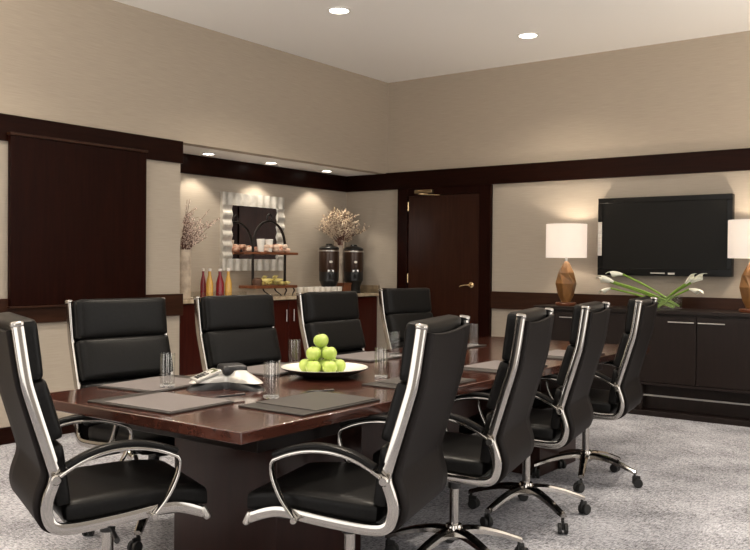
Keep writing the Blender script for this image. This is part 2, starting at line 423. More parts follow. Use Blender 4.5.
for k in range(34):
    a = rnd.choice([PI / 2, -PI / 2]) + rnd.uniform(-.6, .6); sp = rnd.uniform(.03, .36)
    if a > 0 and k % 3 == 0: sp = rnd.uniform(.36, .66)
    if a > 0 and sp < .4: sp *= .6
    hgt = .48 - sp * .45 + rnd.uniform(-.18, .03)
    branch(-.42, -.34, CT + .54, CT + .60 + max(hgt, .06), a, sp, 'bud_tan', rnd, 8, .15, .0085, 'fine tan flowering branch in the vase between coffee urns', 'tan flowering branches in the right vase')

# juice bottles
def bottle(x, y, m, label, grp, slim=1.):
    t = thing('juice_bottle', label, 'bottle', (x, y, CT), 0, grp); r = .034 * slim
    MB().lathe([(.001, 0), (r, 0), (r, .13), (r * .8, .16), (r * .42, .21), (r * .38, .25), (.001, .25)], 18).build('body', m, t)
    MB().lathe([(r * .48, .248), (r * .48, .272), (.001, .274)], 14).build('cap', 'cap', t)
    return t
bg = 'juice bottles on the buffet'
bottle(-.40, -2.42, 'red_juice', 'slim dark red juice bottle, leftmost of the four', bg, .8)
bottle(-.30, -2.43, 'orange_juice', 'orange juice bottle between the two red ones', bg)
bottle(-.32, -2.28, 'red_juice', 'wide red juice bottle, second from the right', bg, 1.15)
bottle(-.30, -2.19, 'orange_juice', 'yellow orange juice bottle, rightmost, beside the tiered stand', bg)
t = thing('glass_tray', 'low clear glass tray holding the juice bottles on the buffet', 'tray', (-.33, -2.33, CT - .0005))
tr = MB()
tr.box(-.13, -.122, -.25, .29, 0, .055).box(.122, .13, -.25, .29, 0, .055).box(-.122, .122, -.25, -.242, 0, .055).box(-.122, .122, .282, .29, 0, .055)
tr.build('sides', 'glass', t)
MB().box(-.12, .12, -.24, .28, 0, .0004).build('tray_bottom', 'cap', t)

# tiered stand
t = thing('tiered_stand', 'two-tier food stand with black arched iron frame and wooden boards', 'stand', (-.33, -1.595, CT))
ir = MB(); arc = [(0, -.235, .075)] + [(0, -.235, .50)] + [(0, -.235 * math.cos(a), .50 + .255 * math.sin(a)) for a in [PI * i / 16 for i in range(1, 16)]] + [(0, .235, .50), (0, .235, .075)]
ir.bar(arc, (1, 0, 0), .024, .020, r=.005)
ir.build('frame', 'black_iron', t)
MB().tube([(0, .035 * math.cos(a), .79 + .035 * math.sin(a)) for a in [2 * PI * i / 16 for i in range(17)]], .008, 8).build('ring_handle', 'black_iron', t)
MB().box(-.12, .12, -.31, .30, .075, .105).build('lower_board', 'board', t, .004)
MB().box(-.12, .12, -.245, .31, .415, .440).build('upper_board', 'board', t, .004)
for y in (-.15, .02, .16, .28):
    MB().bar(chaikin([(.08, y - .02, .074), (.09, y - .02, .05), (.10, y + .03, .02), (.11, y + .045, 0.003)] if y < .1 else [(.08, y, .074), (.09, y + .01, .05), (.10, y - .03, .02), (.11, y - .045, .003)]), (1, 0, 0), .016, .008).build('foot', 'black_iron', t)
# bananas on the lower board
rnd = random.Random(5)
def banana(x, y, z, rz, rx, label):
    pts = [Vector((.07 * math.sin(a), 0, .07 * (1 - math.cos(a)))) for a in [(-.95 + 1.9 * i / 8) for i in range(9)]]
    o = MB().tube(pts, [.005, .012, .017, .019, .0195, .019, .017, .011, .005], 7).build('banana', 'banana')
    o.location = (x, y, z); o.rotation_euler = (rx, 0, rz); return tag(o, label, 'banana', 'bananas on the lower board')
for k in range(14):
    lay = 0 if k < 7 else (1 if k < 12 else 2); j = k - (0, 7, 12)[lay]
    banana(-.33 + rnd.uniform(-.05, .07), -1.72 + .052 * j + (.03, .05, .08)[lay] * lay * .5, CT + .124 + .030 * lay, PI / 2 + rnd.uniform(-.7, .7), rnd.choice([1.25, 1.0]), 'yellow banana in the heap on the lower board of the tiered stand')
o = MB().lathe([(.001, 0), (.05, 0), (.055, .035), (.05, .06), (.03, .075), (.001, .078)], 16).build('bread_roll', 'roll'); o.location = (-.31, -1.79, CT + .106)
tag(o, 'dark round roll at the left end of the lower board', 'bread roll')
for k in range(20):
    lay = 0 if k < 12 else 1; j = k - 12 * lay
    x = -.33 + rnd.uniform(-.07, .08); y = (-1.80 + .042 * j) if not lay else (-1.68 + .038 * j); r = rnd.uniform(.024, .034)
    m = MB().soft(r * 1.3, r, r * .8, r * .75, None, 4)
    o = m.build('pastry', 'pastry' if k % 3 else 'pastry_pale'); o.location = (x, y, CT + .442 + r * .82 + .032 * lay); o.rotation_euler = (rnd.uniform(-.4, .4) * lay, 0, rnd.uniform(0, 3))
    tag(o, 'small glazed pastry in the heap on the upper board of the tiered stand', 'pastry', 'pastries on the upper board')
for y, s in ((-1.76, 'left'), (-1.64, 'right')):
    r = .042; o = MB().lathe([(.001, 0), (r * .7, 0), (r, .125), (r * .9, .127), (r * .6, .012), (.001, .01)], 16).build('pastry_cup', 'porcelain')
    o.location = (-.29, y, CT + .4415); tag(o, 'white paper cup standing among the pastries, the %s one of two' % s, 'cup', 'white cups on the upper board')

# coffee cups in a row
def coffee_cup():
    t = thing('coffee_cup', '', 'cup'); r = .042
    MB().lathe([(.001, 0), (r * .62, 0), (r * .66, .006), (r * .9, .035), (r, .078), (r * .94, .078), (r * .82, .036), (.001, .012)], 20).build('bowl', 'porcelain', t)
    MB().tube([(0, r * .9 + .024 * math.sin(a), .045 - .022 * math.cos(a)) for a in [PI * i / 8 for i in range(9)]], .0045, 6).build('handle', 'porcelain', t)
    return t
first = coffee_cup(); k = 0; cg = 'white coffee cups in front of the urns'
for row, x in ((0, -.20), (1, -.30)):
    for j in range(6):
        lab = 'white porcelain coffee cup, number %s from left in the %s row' % (['one', 'two', 'three', 'four', 'five', 'six'][j], ('front', 'back')[row])
        loc = (x, -1.10 + j * .094 - row * .06, CT)
        if k == 0: first.location = loc; first['label'] = lab; first['group'] = cg
        else: dup(first, loc, 0 if j < 5 else .2, lab, cg)
        k += 1

# coffee urns
def urn(x, y, label):
    t = thing('coffee_urn', label, 'coffee urn', (x, y, CT), -.7, 'coffee urns on the buffet'); r = .108
    MB().lathe([(.001, 0), (r * .8, 0), (r * .8, .012), (r * .70, .02), (r * .74, .08), (r * .95, .135), (r, .14), (r, .24), (.001, .24)], 28).build('base', 'urn_black', t)
    MB().lathe([(r * 1.0, .24), (r * 1.03, .25), (r * 1.03, .47), (r * 1.0, .485), (.001, .486)], 28).build('body', 'urn', t)
    MB().lathe([(r * 1.02, .486), (r * 1.04, .50), (r * .8, .52), (r * .4, .53), (r * .3, .548), (.001, .552)], 28).build('lid', 'urn_black', t)
    MB().lathe([(r * 1.04, .462), (r * 1.055, .466), (r * 1.055, .472), (r * 1.04, .476)], 28).build('band', 'steel', t)
    s = MB().box(r * .85, r + .035, -.022, .022, .20, .245).lathe([(.014, 0), (.014, .05)], 12, T(r + .03, 0, .165)).box(r + .01, r + .05, -.006, .006, .24, .27)
    s.build('spigot', 'urn_black', t, .003)
    MB().box(r * .7, r + .006, -.035, .035, .235, .262).build('spout_bracket', 'steel', t, .003)
    MB().lathe([(.001, .0), (.019, .0), (.019, .003), (.001, .0035)], 18, T(r * 1.028, 0, .35, ry=PI / 2) @ Matrix.Scale(.75, 4, (1, 0, 0))).build('badge', 'white_mark', t)
    return t
urn(-.30, -.675, 'brown and black cylindrical coffee urn, the left one')
urn(-.30, -.235, 'brown and black cylindrical coffee urn, the right one by the door wall')
t = thing('tea_box', 'small reddish wooden box standing between the coffee urns', 'box', (-.27, -.455, CT))
MB().box(-.06, .06, -.065, .065, 0, .10).build('body', 'board', t, .004); MB().box(-.064, .064, -.069, .069, .10, .115).build('lid', 'board', t, .004)

# ---------------------------------------------------------------- credenza and what stands on it
CR0, CR1 = 2.105, 5.11
t = thing('credenza', 'long low espresso wood credenza with chrome bar handles below the television', 'credenza', (0, 0, 0))
MB().box(CR0, CR1, -.55, -.032, .895, .925).build('top', 'espresso', t, .003)
MB().box(CR0 + .02, CR1 - .02, -.51, -.035, .29, .893).build('carcass', 'espresso', t)
MB().box(CR0 + .01, CR1 - .01, -.54, -.035, .27, .29).build('bottom_shelf', 'espresso', t, .002)
for i in range(3):
    for k in (0, 1):
        x0 = CR0 + .008 + i * 1.0 + k * .5
        dr = MB().box(x0, x0 + .492, -.532, -.512, .295, .875).build('door', 'espresso', t, .002)
        hx = x0 + (.262 if k == 0 else .012)
        hb = MB().tube([(hx, -.558, .828), (hx + .218, -.558, .828)], .0055, 10)
        for q in (.02, .198): hb.tube([(hx + q, -.558, .828), (hx + q, -.531, .828)], .004, 8)
        hb.build('handle', 'steel', dr)
MB().box(CR0 + .02, CR1 - .02, -.525, -.507, .172, .184).build('chrome_rail', 'steel', t)
MB().box(CR0 + .03, CR1 - .03, -.42, -.05, .05, .27).build('recessed_base', 'espresso', t)
MB().box(CR0 + .0, CR1 - .0, -.55, -.035, 0, .045).build('plinth', 'espresso', t, .003)
for x in (CR0 + .03, CR0 + 1.0, CR0 + 2.0, CR1 - .07): MB().box(x, x + .035, -.50, -.44, .045, .27).build('leg', 'espresso', t)

CZ = .925
def lamp(x, y, label):
    t = thing('table_lamp', label, 'lamp', (x, y, CZ), 0, 'table lamps on the credenza')
    MB().lathe([(.001, 0), (.095, 0), (.10, .008), (.10, .022), (.09, .03), (.001, .03)], 28).build('foot', 'lamp_foot', t)
    # faceted diamond body
    v = []; lv = [(.045, .03), (.078, .10), (.105, .21), (.082, .31), (.035, .40), (.018, .425)]
    for i, (r, z) in enumerate(lv):
        for k in range(6): a = 2 * PI * k / 6 + (PI / 6 if i in (1, 2) else 0); v.append((r * math.cos(a), r * math.sin(a) * .8, z))
    f = [tuple(range(5, -1, -1)), tuple(30 + k for k in range(6))]
    for i in range(5):
        for k in range(6):
            a = i * 6 + k; b_ = i * 6 + (k + 1) % 6; f += [(a, b_, a + 6), (b_, b_ + 6, a + 6)]
    MB().add(v, f).build('body', 'amber', t, .003, smooth=False)
    MB().lathe([(.012, .425), (.012, .455), (.018, .46), (.014, .53), (.001, .53)], 14).build('stem', 'steel', t)
    v = []; f = []; n = 40; R = .192
    for z, r in ((.455, R), (.775, R), (.775, R - .004), (.455, R - .004)):
        for k in range(n): a = 2 * PI * k / n; v.append((r * math.cos(a), r * math.sin(a), z))
    for i in range(4):
        for k in range(n): a = i * n + k; b_ = i * n + (k + 1) % n; c_ = (a + n) % (4 * n); d_ = (b_ + n) % (4 * n); f.append((a, b_, d_, c_))
    MB().add(v, f).build('lamp_shade', 'shade', t)
    MB().soft(.03, .03, .04, .029, T(0, 0, .585), 5).build('bulb', 'lens', t)
    l = bpy.data.lights.new('bulb_light', 'POINT'); l.energy = 13; l.color = (1, .84, .66); l.shadow_soft_size = .035
    o = bpy.data.objects.new('bulb_light', l); COL.objects.link(o); o.parent = t; o.location = (0, 0, .67)
lamp(2.322, -.30, 'table lamp with white drum shade and amber faceted base, left of the television')
lamp(3.99, -.30, 'table lamp with white drum shade and amber faceted base, right of the television')

# television
t = thing('television', 'large black flat-screen television on the wall above the credenza', 'television', (3.165, 0, 1.583))
MB().box(-.612, .612, -.085, -.02, -.365, .365).build('housing', 'bezel', t, .006)
bz = MB().box(-.612, .612, -.10, -.085, .315, .365).box(-.612, .612, -.10, -.085, -.365, -.30).box(-.612, -.565, -.10, -.085, -.30, .315).box(.565, .612, -.10, -.085, -.30, .315)
bz.build('bezel', 'bezel', t, .003)
MB().box(-.565, .565, -.09, -.085, -.30, .315).build('screen', 'screen', t)
MB().box(-.608, -.570, -.104, -.099, -.18, .14).build('side_strip', 'brushed', t)
MB().box(-.10, .03, -.102, -.099, -.345, -.335).build('maker_mark', 'brushed', t)
MB().box(.06, .12, -.103, -.099, -.352, -.335).build('indicator', 'brushed', t)
MB().box(-.25, .25, -.02, -.001, -.2, .2).build('wall_bracket', 'plastic', t)

# square glass vase and calla lilies
VX, VY = 3.30, -.32
t = thing('glass_vase', 'square clear glass vase holding calla lilies under the television', 'vase', (VX, VY, CZ))
g = MB(); a = .115
g.box(-a, a, -.05, .05, 0, .01).box(-a, -a + .005, -.05, .05, .01, .13).box(a - .005, a, -.05, .05, .01, .13).box(-a + .005, a - .005, -.05, -.045, .01, .13).box(-a + .005, a - .005, .045, .05, .01, .13)
g.build('walls', 'glass', t)
def lily(x0, z0, x1, z1, y1, droop, label, size=1.):
    # stem from inside the vase out to the flower head at x1,z1
    s = 1 if x1 > x0 else -1
    b0 = Vector((x0, VY, z0)); tip = Vector((x1, y1, z1))
    mid = (b0 + tip) / 2 + Vector((0, 0, .02)); t = thing('calla_lily', label, 'calla lily', tuple(b0), 0, 'calla lilies in the glass vase')
    pts = chaikin([b0 - b0, mid - b0, tip - b0], 3)
    MB().tube(pts, .009, 8).build('stem', 'lily_green', t)
    d = (pts[-1] - pts[-3]).normalized(); d = (d + Vector((0, 0, droop))).normalized()
    side = d.cross(Vector((0, 1, 0))).normalized(); up = Vector((0, 0, 1)) if abs(d.z) < .8 else Vector((s, 0, 0))
    zax = d; xax = up - d * up.dot(d); xax.normalize(); yax = zax.cross(xax)
    R = Matrix((xax, yax, zax)).transposed().to_4x4(); R.translation = tip - b0
    v = []; f = []; n = 20; mrow = 9; L = .125 * size
    for i in range(mrow):
        q = i / (mrow - 1)
        for k in range(n):
            a = 2 * PI * k / n; c_ = .5 + .5 * math.cos(a)           # c_=1 on the long lip side
            r = (.009 + .036 * q ** 1.1) * size
            z = L * q * (.72 + .55 * c_ ** 2)
            v.append((r * math.cos(a) * (1 - .9 * q ** 2 * c_ ** 2) - .030 * size * q ** 3 * c_ ** 3 + .006 * q, r * math.sin(a) * (1.1 - .5 * q ** 3 * c_ ** 4), z))
    for i in range(mrow - 1):
        for k in range(n): a = i * n + k; b_ = i * n + (k + 1) % n; f.append((a, b_, b_ + n, a + n))
    o = MB().add(v, f, R).build('spathe', 'lily', t); sd = o.modifiers.new('solid', 'SOLIDIFY'); sd.thickness = .002
    MB().tube([(0, 0, .01), (.004, 0, .05 * size), (.006, 0, .075 * size)], [.004, .005, .002], 8, R).build('spadix', 'spadix', t)
lily(3.38, .965, 2.90, 1.23, -.36, -.3, 'calla lily leaning left, highest bloom on the left side', 1.0)
lily(3.40, .955, 2.83, 1.16, -.40, .15, 'calla lily leaning left, wide bloom just below the highest one')
lily(3.36, .950, 2.76, 1.155, -.30, .1, 'calla lily leaning left, pale green-white bloom further out', .9)
lily(3.35, .940, 2.78, 1.10, -.34, -.5, 'calla lily leaning left, lowest and farthest bloom', .75)
lily(3.22, .950, 3.46, 1.155, -.36, .4, 'calla lily leaning right, innermost upright bloom', .85)
lily(3.20, .945, 3.50, 1.165, -.33, .15, 'calla lily leaning right, outermost wide bloom', 1.0)
lily(3.21, .938, 3.50, 1.11, -.38, -.55, 'calla lily leaning right, lowest drooping bloom', .85)

# ---------------------------------------------------------------- conference table
TX0, TX1, TY0, TY1, TZ = 2.50, 3.735, -6.01, -2.08, .75
t = thing('conference_table', 'long dark wooden conference table with glossy top', 'table', ((TX0 + TX1) / 2, (TY0 + TY1) / 2, 0))
W = (TX1 - TX0) / 2; L = (TY1 - TY0) / 2
MB().box(-W, W, -L, L, TZ - .042, TZ).build('tabletop', 'table_top', t, .004)
for s in (-1, 1):
    y = s * (L - .51); wv = []; w_ = .305
    wv = [(-w_, y + s * -.0, 0), (0, y + s * .05, 0), (w_, y, 0), (w_, y - s * .55, 0), (-w_, y - s * .55, 0)]
    v = wv + [(a, b_, .60) for a, b_, _ in wv]
    f = [(4, 3, 2, 1, 0), (5, 6, 7, 8, 9)] + [(k, (k + 1) % 5, (k + 1) % 5 + 5, k + 5) for k in range(5)]
    MB().add(v, f).build('pedestal', 'table_base', t, .003)
    ya, yb = sorted((s * (L - .30), s * (L - .80)))
    MB().box(-.36, .40, ya, yb, .60, .708).build('pedestal_cap', 'espresso', t, .003)
MB().box(-.03, .03, -(L - 1.06), L - 1.06, .25, .708).build('modesty_beam', 'table_base', t)
Z = TZ + .0005

# folders with pads
fg = 'leather folders set round the table'
def folder(x, y, rz, label, pen=None, light=False):
    t = thing('leather_folder', label, 'folder', (x, y, Z), rz, fg)
    MB().box(-.235, .235, -.165, .165, 0, .007).build('cover', 'folio', t, .002)
    MB().box(-.150, .225, -.155, .155, .0072, .0105).build('writing_pad', 'paper_light' if light else 'paper', t, .001)
    return t
folder(3.065, -5.785, .04, 'leather folder laid at the near head of the table', light=True)
folder(2.665, -5.44, -PI / 2 + .12, 'leather folder at the leftmost chair, left of the conference phone', light=True)
folder(3.535, -5.43, PI / 2, 'leather folder at the near right corner of the table')
folder(2.69, -4.72, -PI / 2 + .05, 'leather folder behind the apple plate at the second left chair', light=True)
folder(3.54, -4.66, PI / 2, 'leather folder to the right of the apple plate')
folder(2.69, -3.90, -PI / 2, 'leather folder at the third chair of the left row', light=True)
folder(3.54, -3.88, PI / 2, 'leather folder on the right side, third from the near end', light=True)
folder(2.70, -3.05, -PI / 2, 'leather folder at the farthest chair of the left row', light=True)
folder(3.54, -3.05, PI / 2, 'leather folder on the right side before the farthest chair', light=True)

def pen(x, y, z, rz, label):
    t = thing('pen', label, 'pen', (x, y, z), rz, 'pens on the table')
    MB().lathe([(.001, 0), (.0015, .002), (.0045, .014), (.005, .02), (.005, .13), (.001, .132)], 10, T(ry=PI / 2, z=.0052)).build('barrel', 'pen', t)
    MB().box(.085, .128, -.001, .001, .0098, .0115).build('clip', 'steel', t)
pen(3.20, -5.62, Z + .0105, 1.3, 'black pen lying on the folder at the near head of the table')
pen(3.335, -5.235, Z + .0005, 1.05, 'dark pen lying flat between the near right folder and the apple plate')

# drinking glasses
def glass():
    t = thing('drinking_glass', '', 'glass', group='tall drinking glasses on the table'); r = .032; h = .145
    MB().lathe([(.001, 0.012), (r * .97, 0.012), (r, .013), (r, h), (r - .0016, h), (r - .0018, .014), (.001, .0135)], 28).build('tumbler', 'glass', t)
    MB().lathe([(.001, 0), (r * .97, 0), (r, .003), (r * .99, .011), (.001, .0115)], 28).build('thick_base', 'thick_glass', t)
    return t
g0 = glass(); cl = []
coaster_at = [(2.80, -5.53, 'on the folder of the leftmost chair', .008), (3.36, -5.47, 'at the corner of the near right folder, in front of the phone', .0075),
    (2.76, -4.66, 'just behind the left rim of the apple plate', .0078), (3.285, -4.62, 'just right of the apple plate', .0), (2.835, -3.87, 'between the third left chair and the tall chair back', .0078),
    (2.84, -2.95, 'farthest along the left side of the table', .0078), (3.26, -3.9, 'on the right side of the table, third from the near end', 0)]
for i, (x, y, s, dz) in enumerate(coaster_at):
    lab = 'clear drinking glass ' + s
    zz = Z + (.0112 if dz else 0.0003)
    if i == 0: g0.location = (x, y, zz); g0['label'] = lab
    else: dup(g0, (x, y, zz), 0, lab)

# plate of apples
PX, PY = 3.05, -4.765
t = thing('serving_plate', 'wide shallow white plate with dark underside piled with green apples', 'plate', (PX, PY, Z))
t.scale = (1.04, 1.04, 1)
MB().lathe([(.001, 0), (.09, 0), (.13, .010), (.200, .040), (.207, .046), (.206, .047), (.13, .0155), (.001, .0135)], 48).build('underside', 'plate_rim', t)
MB().lathe([(.001, .0140), (.13, .0160), (.204, .0475), (.2035, .0485), (.128, .020), (.001, .018)], 48).build('plate_surface', 'porcelain', t)
def apple_mesh():
    pr = []; R = .0375
    for i in range(15):
        a = -PI / 2 + PI * i / 14; r = R * math.cos(a) * (1 + .06 * math.sin(a)); z = R * .95 * math.sin(a)
        q = abs(math.sin(a)); z -= math.copysign(.009 * max(0, (q - .86) / .14) ** 1.5, z) * (1.0 if z > 0 else .7)
        pr.append((max(r, .0008), z + R * .85))
    t = thing('green_apple', '', 'apple', group='green apples piled on the plate')
    MB().lathe(pr, 20).build('fruit', 'apple', t)
    MB().tube([(0, 0, .050), (.002, 0, .062), (.005, .001, .072)], [.0014, .0012, .0018], 6).build('stem', 'stem', t)
    return t
ap = apple_mesh(); rnd = random.Random(9)
D = .078; spots = []; AZ = TZ + .021
dirs = [Vector((math.cos(math.radians(q)), math.sin(math.radians(q)), 0)) for q in (36.4, 96.4, 156.4, 216.4, 276.4, 336.4)]
spots.append((0, 0, 0))
for v_ in dirs: spots.append((v_.x * D, v_.y * D, 0))
e1 = dirs[0]; e2 = dirs[5]
names1 = ['in the middle of the bottom layer', 'bottom layer, far right', 'bottom layer, far side', 'bottom layer, far left', 'bottom layer, left', 'bottom layer, front left', 'bottom layer, front right']
cen = [(dirs[4] + dirs[3]) * D / 3, (dirs[5] + dirs[0]) * D / 3, (dirs[1] + dirs[2]) * D / 3]
names2 = ['second layer, front left', 'second layer, right', 'second layer, behind']
for c_ in cen: spots.append((c_.x, c_.y, D * .80))
spots.append((0, 0, D * 1.58)); names = names1 + names2 + ['alone on top of the pile']
for i, (s_, nm) in enumerate(zip(spots, names)):
    loc = (PX - .015 + s_[0], PY + s_[1], AZ + s_[2] - .001); lab = 'green apple ' + nm
    if i == 0: ap.location = loc; ap['label'] = lab; a_ = ap
    else: a_ = dup(ap, loc, rnd.uniform(0, 6), lab)
    if i >= 7: a_.rotation_euler = (rnd.uniform(-.3, .3), rnd.uniform(-.3, .3), rnd.uniform(0, 6))

# conference phone: three lobes
t = thing('conference_phone', 'silver and black three-lobed conference phone on the table', 'phone', (2.965, -5.32, Z), math.radians(-115))
t.scale = (1.12, 1.12, 1.3)
def tri(scale, z0, z1, top_in=.9, dome=0.):
    n = 72; v = []; f = []
    rr = lambda a: scale * (.105 + .060 * math.cos(3 * a) + .010 * math.cos(6 * a))
    rings = [(1., z0), (1., z0 + (z1 - z0) * .4), (.96, z1 - .004), (top_in, z1), (top_in * .6, z1 + dome * .7), (.02, z1 + dome)]
    for q, z in rings:
        for k in range(n):
            a = 2 * PI * k / n; r = rr(a) * q; dz = -.018 * max(0, r - .09) / .08 if z > z0 else 0
            v.append((r * math.cos(a), r * math.sin(a), max(z + dz, z0)))
    for i in range(len(rings) - 1):
        for k in range(n): a = i * n + k; b_ = i * n + (k + 1) % n; f.append((a, b_, b_ + n, a + n))
    f += [tuple(range(n - 1, -1, -1)), tuple((len(rings) - 1) * n + k for k in range(n))]
    return v, f
MB().add(*tri(1., 0, .026)).build('base', 'phone_dark', t)
MB().add(*tri(.93, .024, .045, .85, .022)).build('top_shell', 'silver_plastic', t)
MB().soft(.05, .05, .018, .015, T(-.01, 0, .062), 6).build('speaker_dome', 'phone_dark', t)
kp = T(.098, 0, .0475, ry=.30)
MB().box(-.050, .050, -.046, .046, -.006, .003, kp).build('keypad_plate', 'silver_plastic', t, .002)
MB().box(-.044, -.018, -.030, .030, .003, .0045, kp).build('display', 'lcd', t)
for i in range(4):
    for j in range(3): MB().box(-.008 + i * .013, .001 + i * .013, -.024 + j * .018, -.012 + j * .018, .003, .0055, kp).build('key', 'phone_dark', t)

# ---------------------------------------------------------------- office chairs
def RL(pts): return chaikin([(f, 0, z) for f, z in pts], 3)
RAIL = [(-.349, 1.098), (-.325, .930), (-.312, .880), (-.240, .645), (-.232, .610), (-.258, .545), (-.262, .500), (-.245, .452), (-.195, .436), (0, .450), (.130, .467), (.185, .460), (.263, .430)]
HW = .262
def make_chair():
    t = thing('office_chair', '', 'chair', group='executive office chairs round the table')
    path = RL(RAIL)
    for s in (-1, 1):
        r = MB(); r.bar([p + Vector((0, s * HW, 0)) for p in path], (0, 1, 0), .021, .038, r=.006)
        r.build('side_rail', 'chrome', t)
        MB().soft(.021, .0135, .010, .009, T(-.3495, s * HW, 1.104, ry=-.12), 5).build('rail_cap', 'chrome', t)
        MB().soft(.011, .0135, .026, .009, T(.268, s * HW, .428, ry=-.44), 5).build('rail_foot_cap', 'steel', t)
    # leather shell behind, from top edge to the underside of the bend
    prof = [(-.352, 1.085), (-.330, .93), (-.318, .88), (-.248, .645), (-.242, .61), (-.266, .545), (-.270, .50), (-.252, .447), (-.20, .428)]
    pr = RL(prof); v = []; f = []; nc = 9
    for i, p in enumerate(pr):
        q = i / (len(pr) - 1)
        for k in range(nc):
            u = -1 + 2 * k / (nc - 1); bow = .007 * (1 - u * u)
            v.append((p.x - .017 + bow * (1 - q) * 1.2, u * (HW - .011), p.z - (.016 * (1 - u * u) if i == 0 else .016 * (1 - u * u) * max(0, 1 - q * 5))))
    for i in range(len(pr) - 1):
        for k in range(nc - 1): a = i * nc + k; f.append((a, a + 1, a + nc + 1, a + nc))
    o = MB().add(v, f).build('back_shell', 'leather_back', t); sd = o.modifiers.new('solid', 'SOLIDIFY'); sd.thickness = .014; sd.offset = 0
    # three stacked back pads
    def pad(name, z0, z1, f0, f1, th, off):
        c = Vector(((f0 + f1) / 2, 0, (z0 + z1) / 2)); d = Vector((f1 - f0, 0, z1 - z0)); ln = d.length
        ang = math.atan2(f1 - f0, z1 - z0)            # lean
        R = Matrix.Rotation(ang, 4, 'Y')
        Tm = Matrix.Translation(c) @ R @ Matrix.Translation((off, 0, 0)) @ Matrix.Rotation(PI / 2, 4, 'Y')
        MB().soft(ln / 2, HW - .0115, th / 2, .020, Tm, 9, .006).build(name, 'leather', t)
    pad('headrest_pad', .915, 1.112, -.325, -.349, .064, .032)
    pad('back_pad', .712, .910, -.262, -.322, .064, .034)
    pad('lumbar_pad', .505, .708, -.232, -.260, .058, .028)
    # seat pad follows the rails and drops at the front
    def bend(Q):
        x, y, z = Q; q = max(0, x - .02); k = max(0, min(1, (x + .05) / .34)); return (x, y, z - .55 * q * q - (.022 * k if z > .492 else 0))
    MB().soft(.245, HW - .016, .036, .022, T(.045, 0, .492, ry=-.045), 11, .006, bend).build('seat_pad', 'leather', t)
    MB().box(-.19, .20, -HW + .012, HW - .012, .436, .452).build('seat_pan', 'plastic', t, .004)
    # arms
    for s in (-1, 1):
        y = s * (HW + .026)
        arch = chaikin([(-.238, y, .612), (-.17, y, .655), (-.08, y, .685), (.02, y, .686), (.10, y, .668), (.158, y, .642)], 2)
        down = chaikin([(.158, y, .642), (.168, y, .625), (.160, y, .575), (.125, y, .505), (.075, y, .448)], 2)
        arm = MB().bar(arch + down[1:], (0, 1, 0), .024, .012, r=.004).build('armrest', 'chrome', t)
        pp = chaikin([(-.205, y, .650), (-.14, y, .683), (-.06, y, .702), (.02, y, .703), (.10, y, .684), (.155, y, .662)], 2)
        MB().bar(pp, (0, 1, 0), .040, .020, r=.009).build('arm_pad', 'leather', arm)
        MB().lathe([(.001, -.040), (.009, -.040), (.009, -.008), (.014, -.006), (.017, 0), (.013, .006), (.001, .006)], 14, T(-.238, s * (HW + .037), .610, rx=-s * PI / 2)).build('bolt', 'chrome', arm)
        MB().lathe([(.001, -.040), (.008, -.040), (.008, -.008), (.010, -.006), (.012, 0), (.010, .006), (.001, .006)], 14, T(.078, s * (HW + .037), .449, rx=-s * PI / 2)).build('bolt', 'chrome', arm)
    # tilt mechanism
    mm = MB().box(-.11, .13, -.075, .075, .385, .436); mm.build('tilt_mechanism', 'plastic', t, .01)
    MB().tube([(-.02, -.07, .405), (-.04, -.22, .400), (-.05, -.31, .392)], [.006, .006, .010], 8).build('tilt_lever', 'plastic', t)
    MB().lathe([(.027, .335), (.027, .385), (.022, .386)], 18).build('column_sleeve', 'plastic', t)
    MB().lathe([(.021, .17), (.021, .340)], 20).build('gas_column', 'chrome', t)
    hub = MB().lathe([(.001, .115), (.034, .115), (.040, .125), (.040, .160), (.034, .178), (.026, .180)], 24).build('base_hub', 'chrome', t)
    for k in range(5):
        a = 2 * PI * k / 5 + PI; Rz = Matrix.Rotation(a, 4, 'Z'); m = MB()
        cs = chaikin([(.02, 0, .150), (.10, 0, .152), (.20, 0, .130), (.315, 0, .088)], 2); v = []; f = []; n = len(cs)
        for i, p in enumerate(cs):
            q = i / (n - 1); w_ = .030 - .013 * q; h_ = .018 - .008 * q
            for dy, dz in ((-w_, -h_), (-w_ * .92, h_ * .3), (-w_ * .45, h_), (w_ * .45, h_), (w_ * .92, h_ * .3), (w_, -h_)): v.append((p.x, dy, p.z + dz))
        for i in range(n - 1):
            for j in range(6): a_ = i * 6 + j; b_ = i * 6 + (j + 1) % 6; f.append((a_, b_, b_ + 6, a_ + 6))
        f += [(5, 4, 3, 2, 1, 0), tuple((n - 1) * 6 + j for j in range(6))]
        leg = m.add(v, f, Rz).build('base_leg', 'chrome', t)
        cr = k * 1.3 + .5; C = Rz @ T(.305, 0, 0) @ Matrix.Rotation(cr, 4, 'Z'); w2 = MB()
        for s in (-1, 1): w2.lathe([(.012, -.009), (.024, -.009), (.027, -.006), (.027, .006), (.024, .009), (.012, .009)], 18, C @ T(.018, s * .015, .0272, rx=PI / 2))
        w2.soft(.024, .0055, .024, .005, C @ T(.010, 0, .045), 3).tube([C @ Vector((0, 0, .05)), C @ Vector((0, 0, .082))], .008, 8)
        w2.build('caster', 'rubber', leg)
    return t
ch0 = make_chair(); OFF = .233; SPIN = []
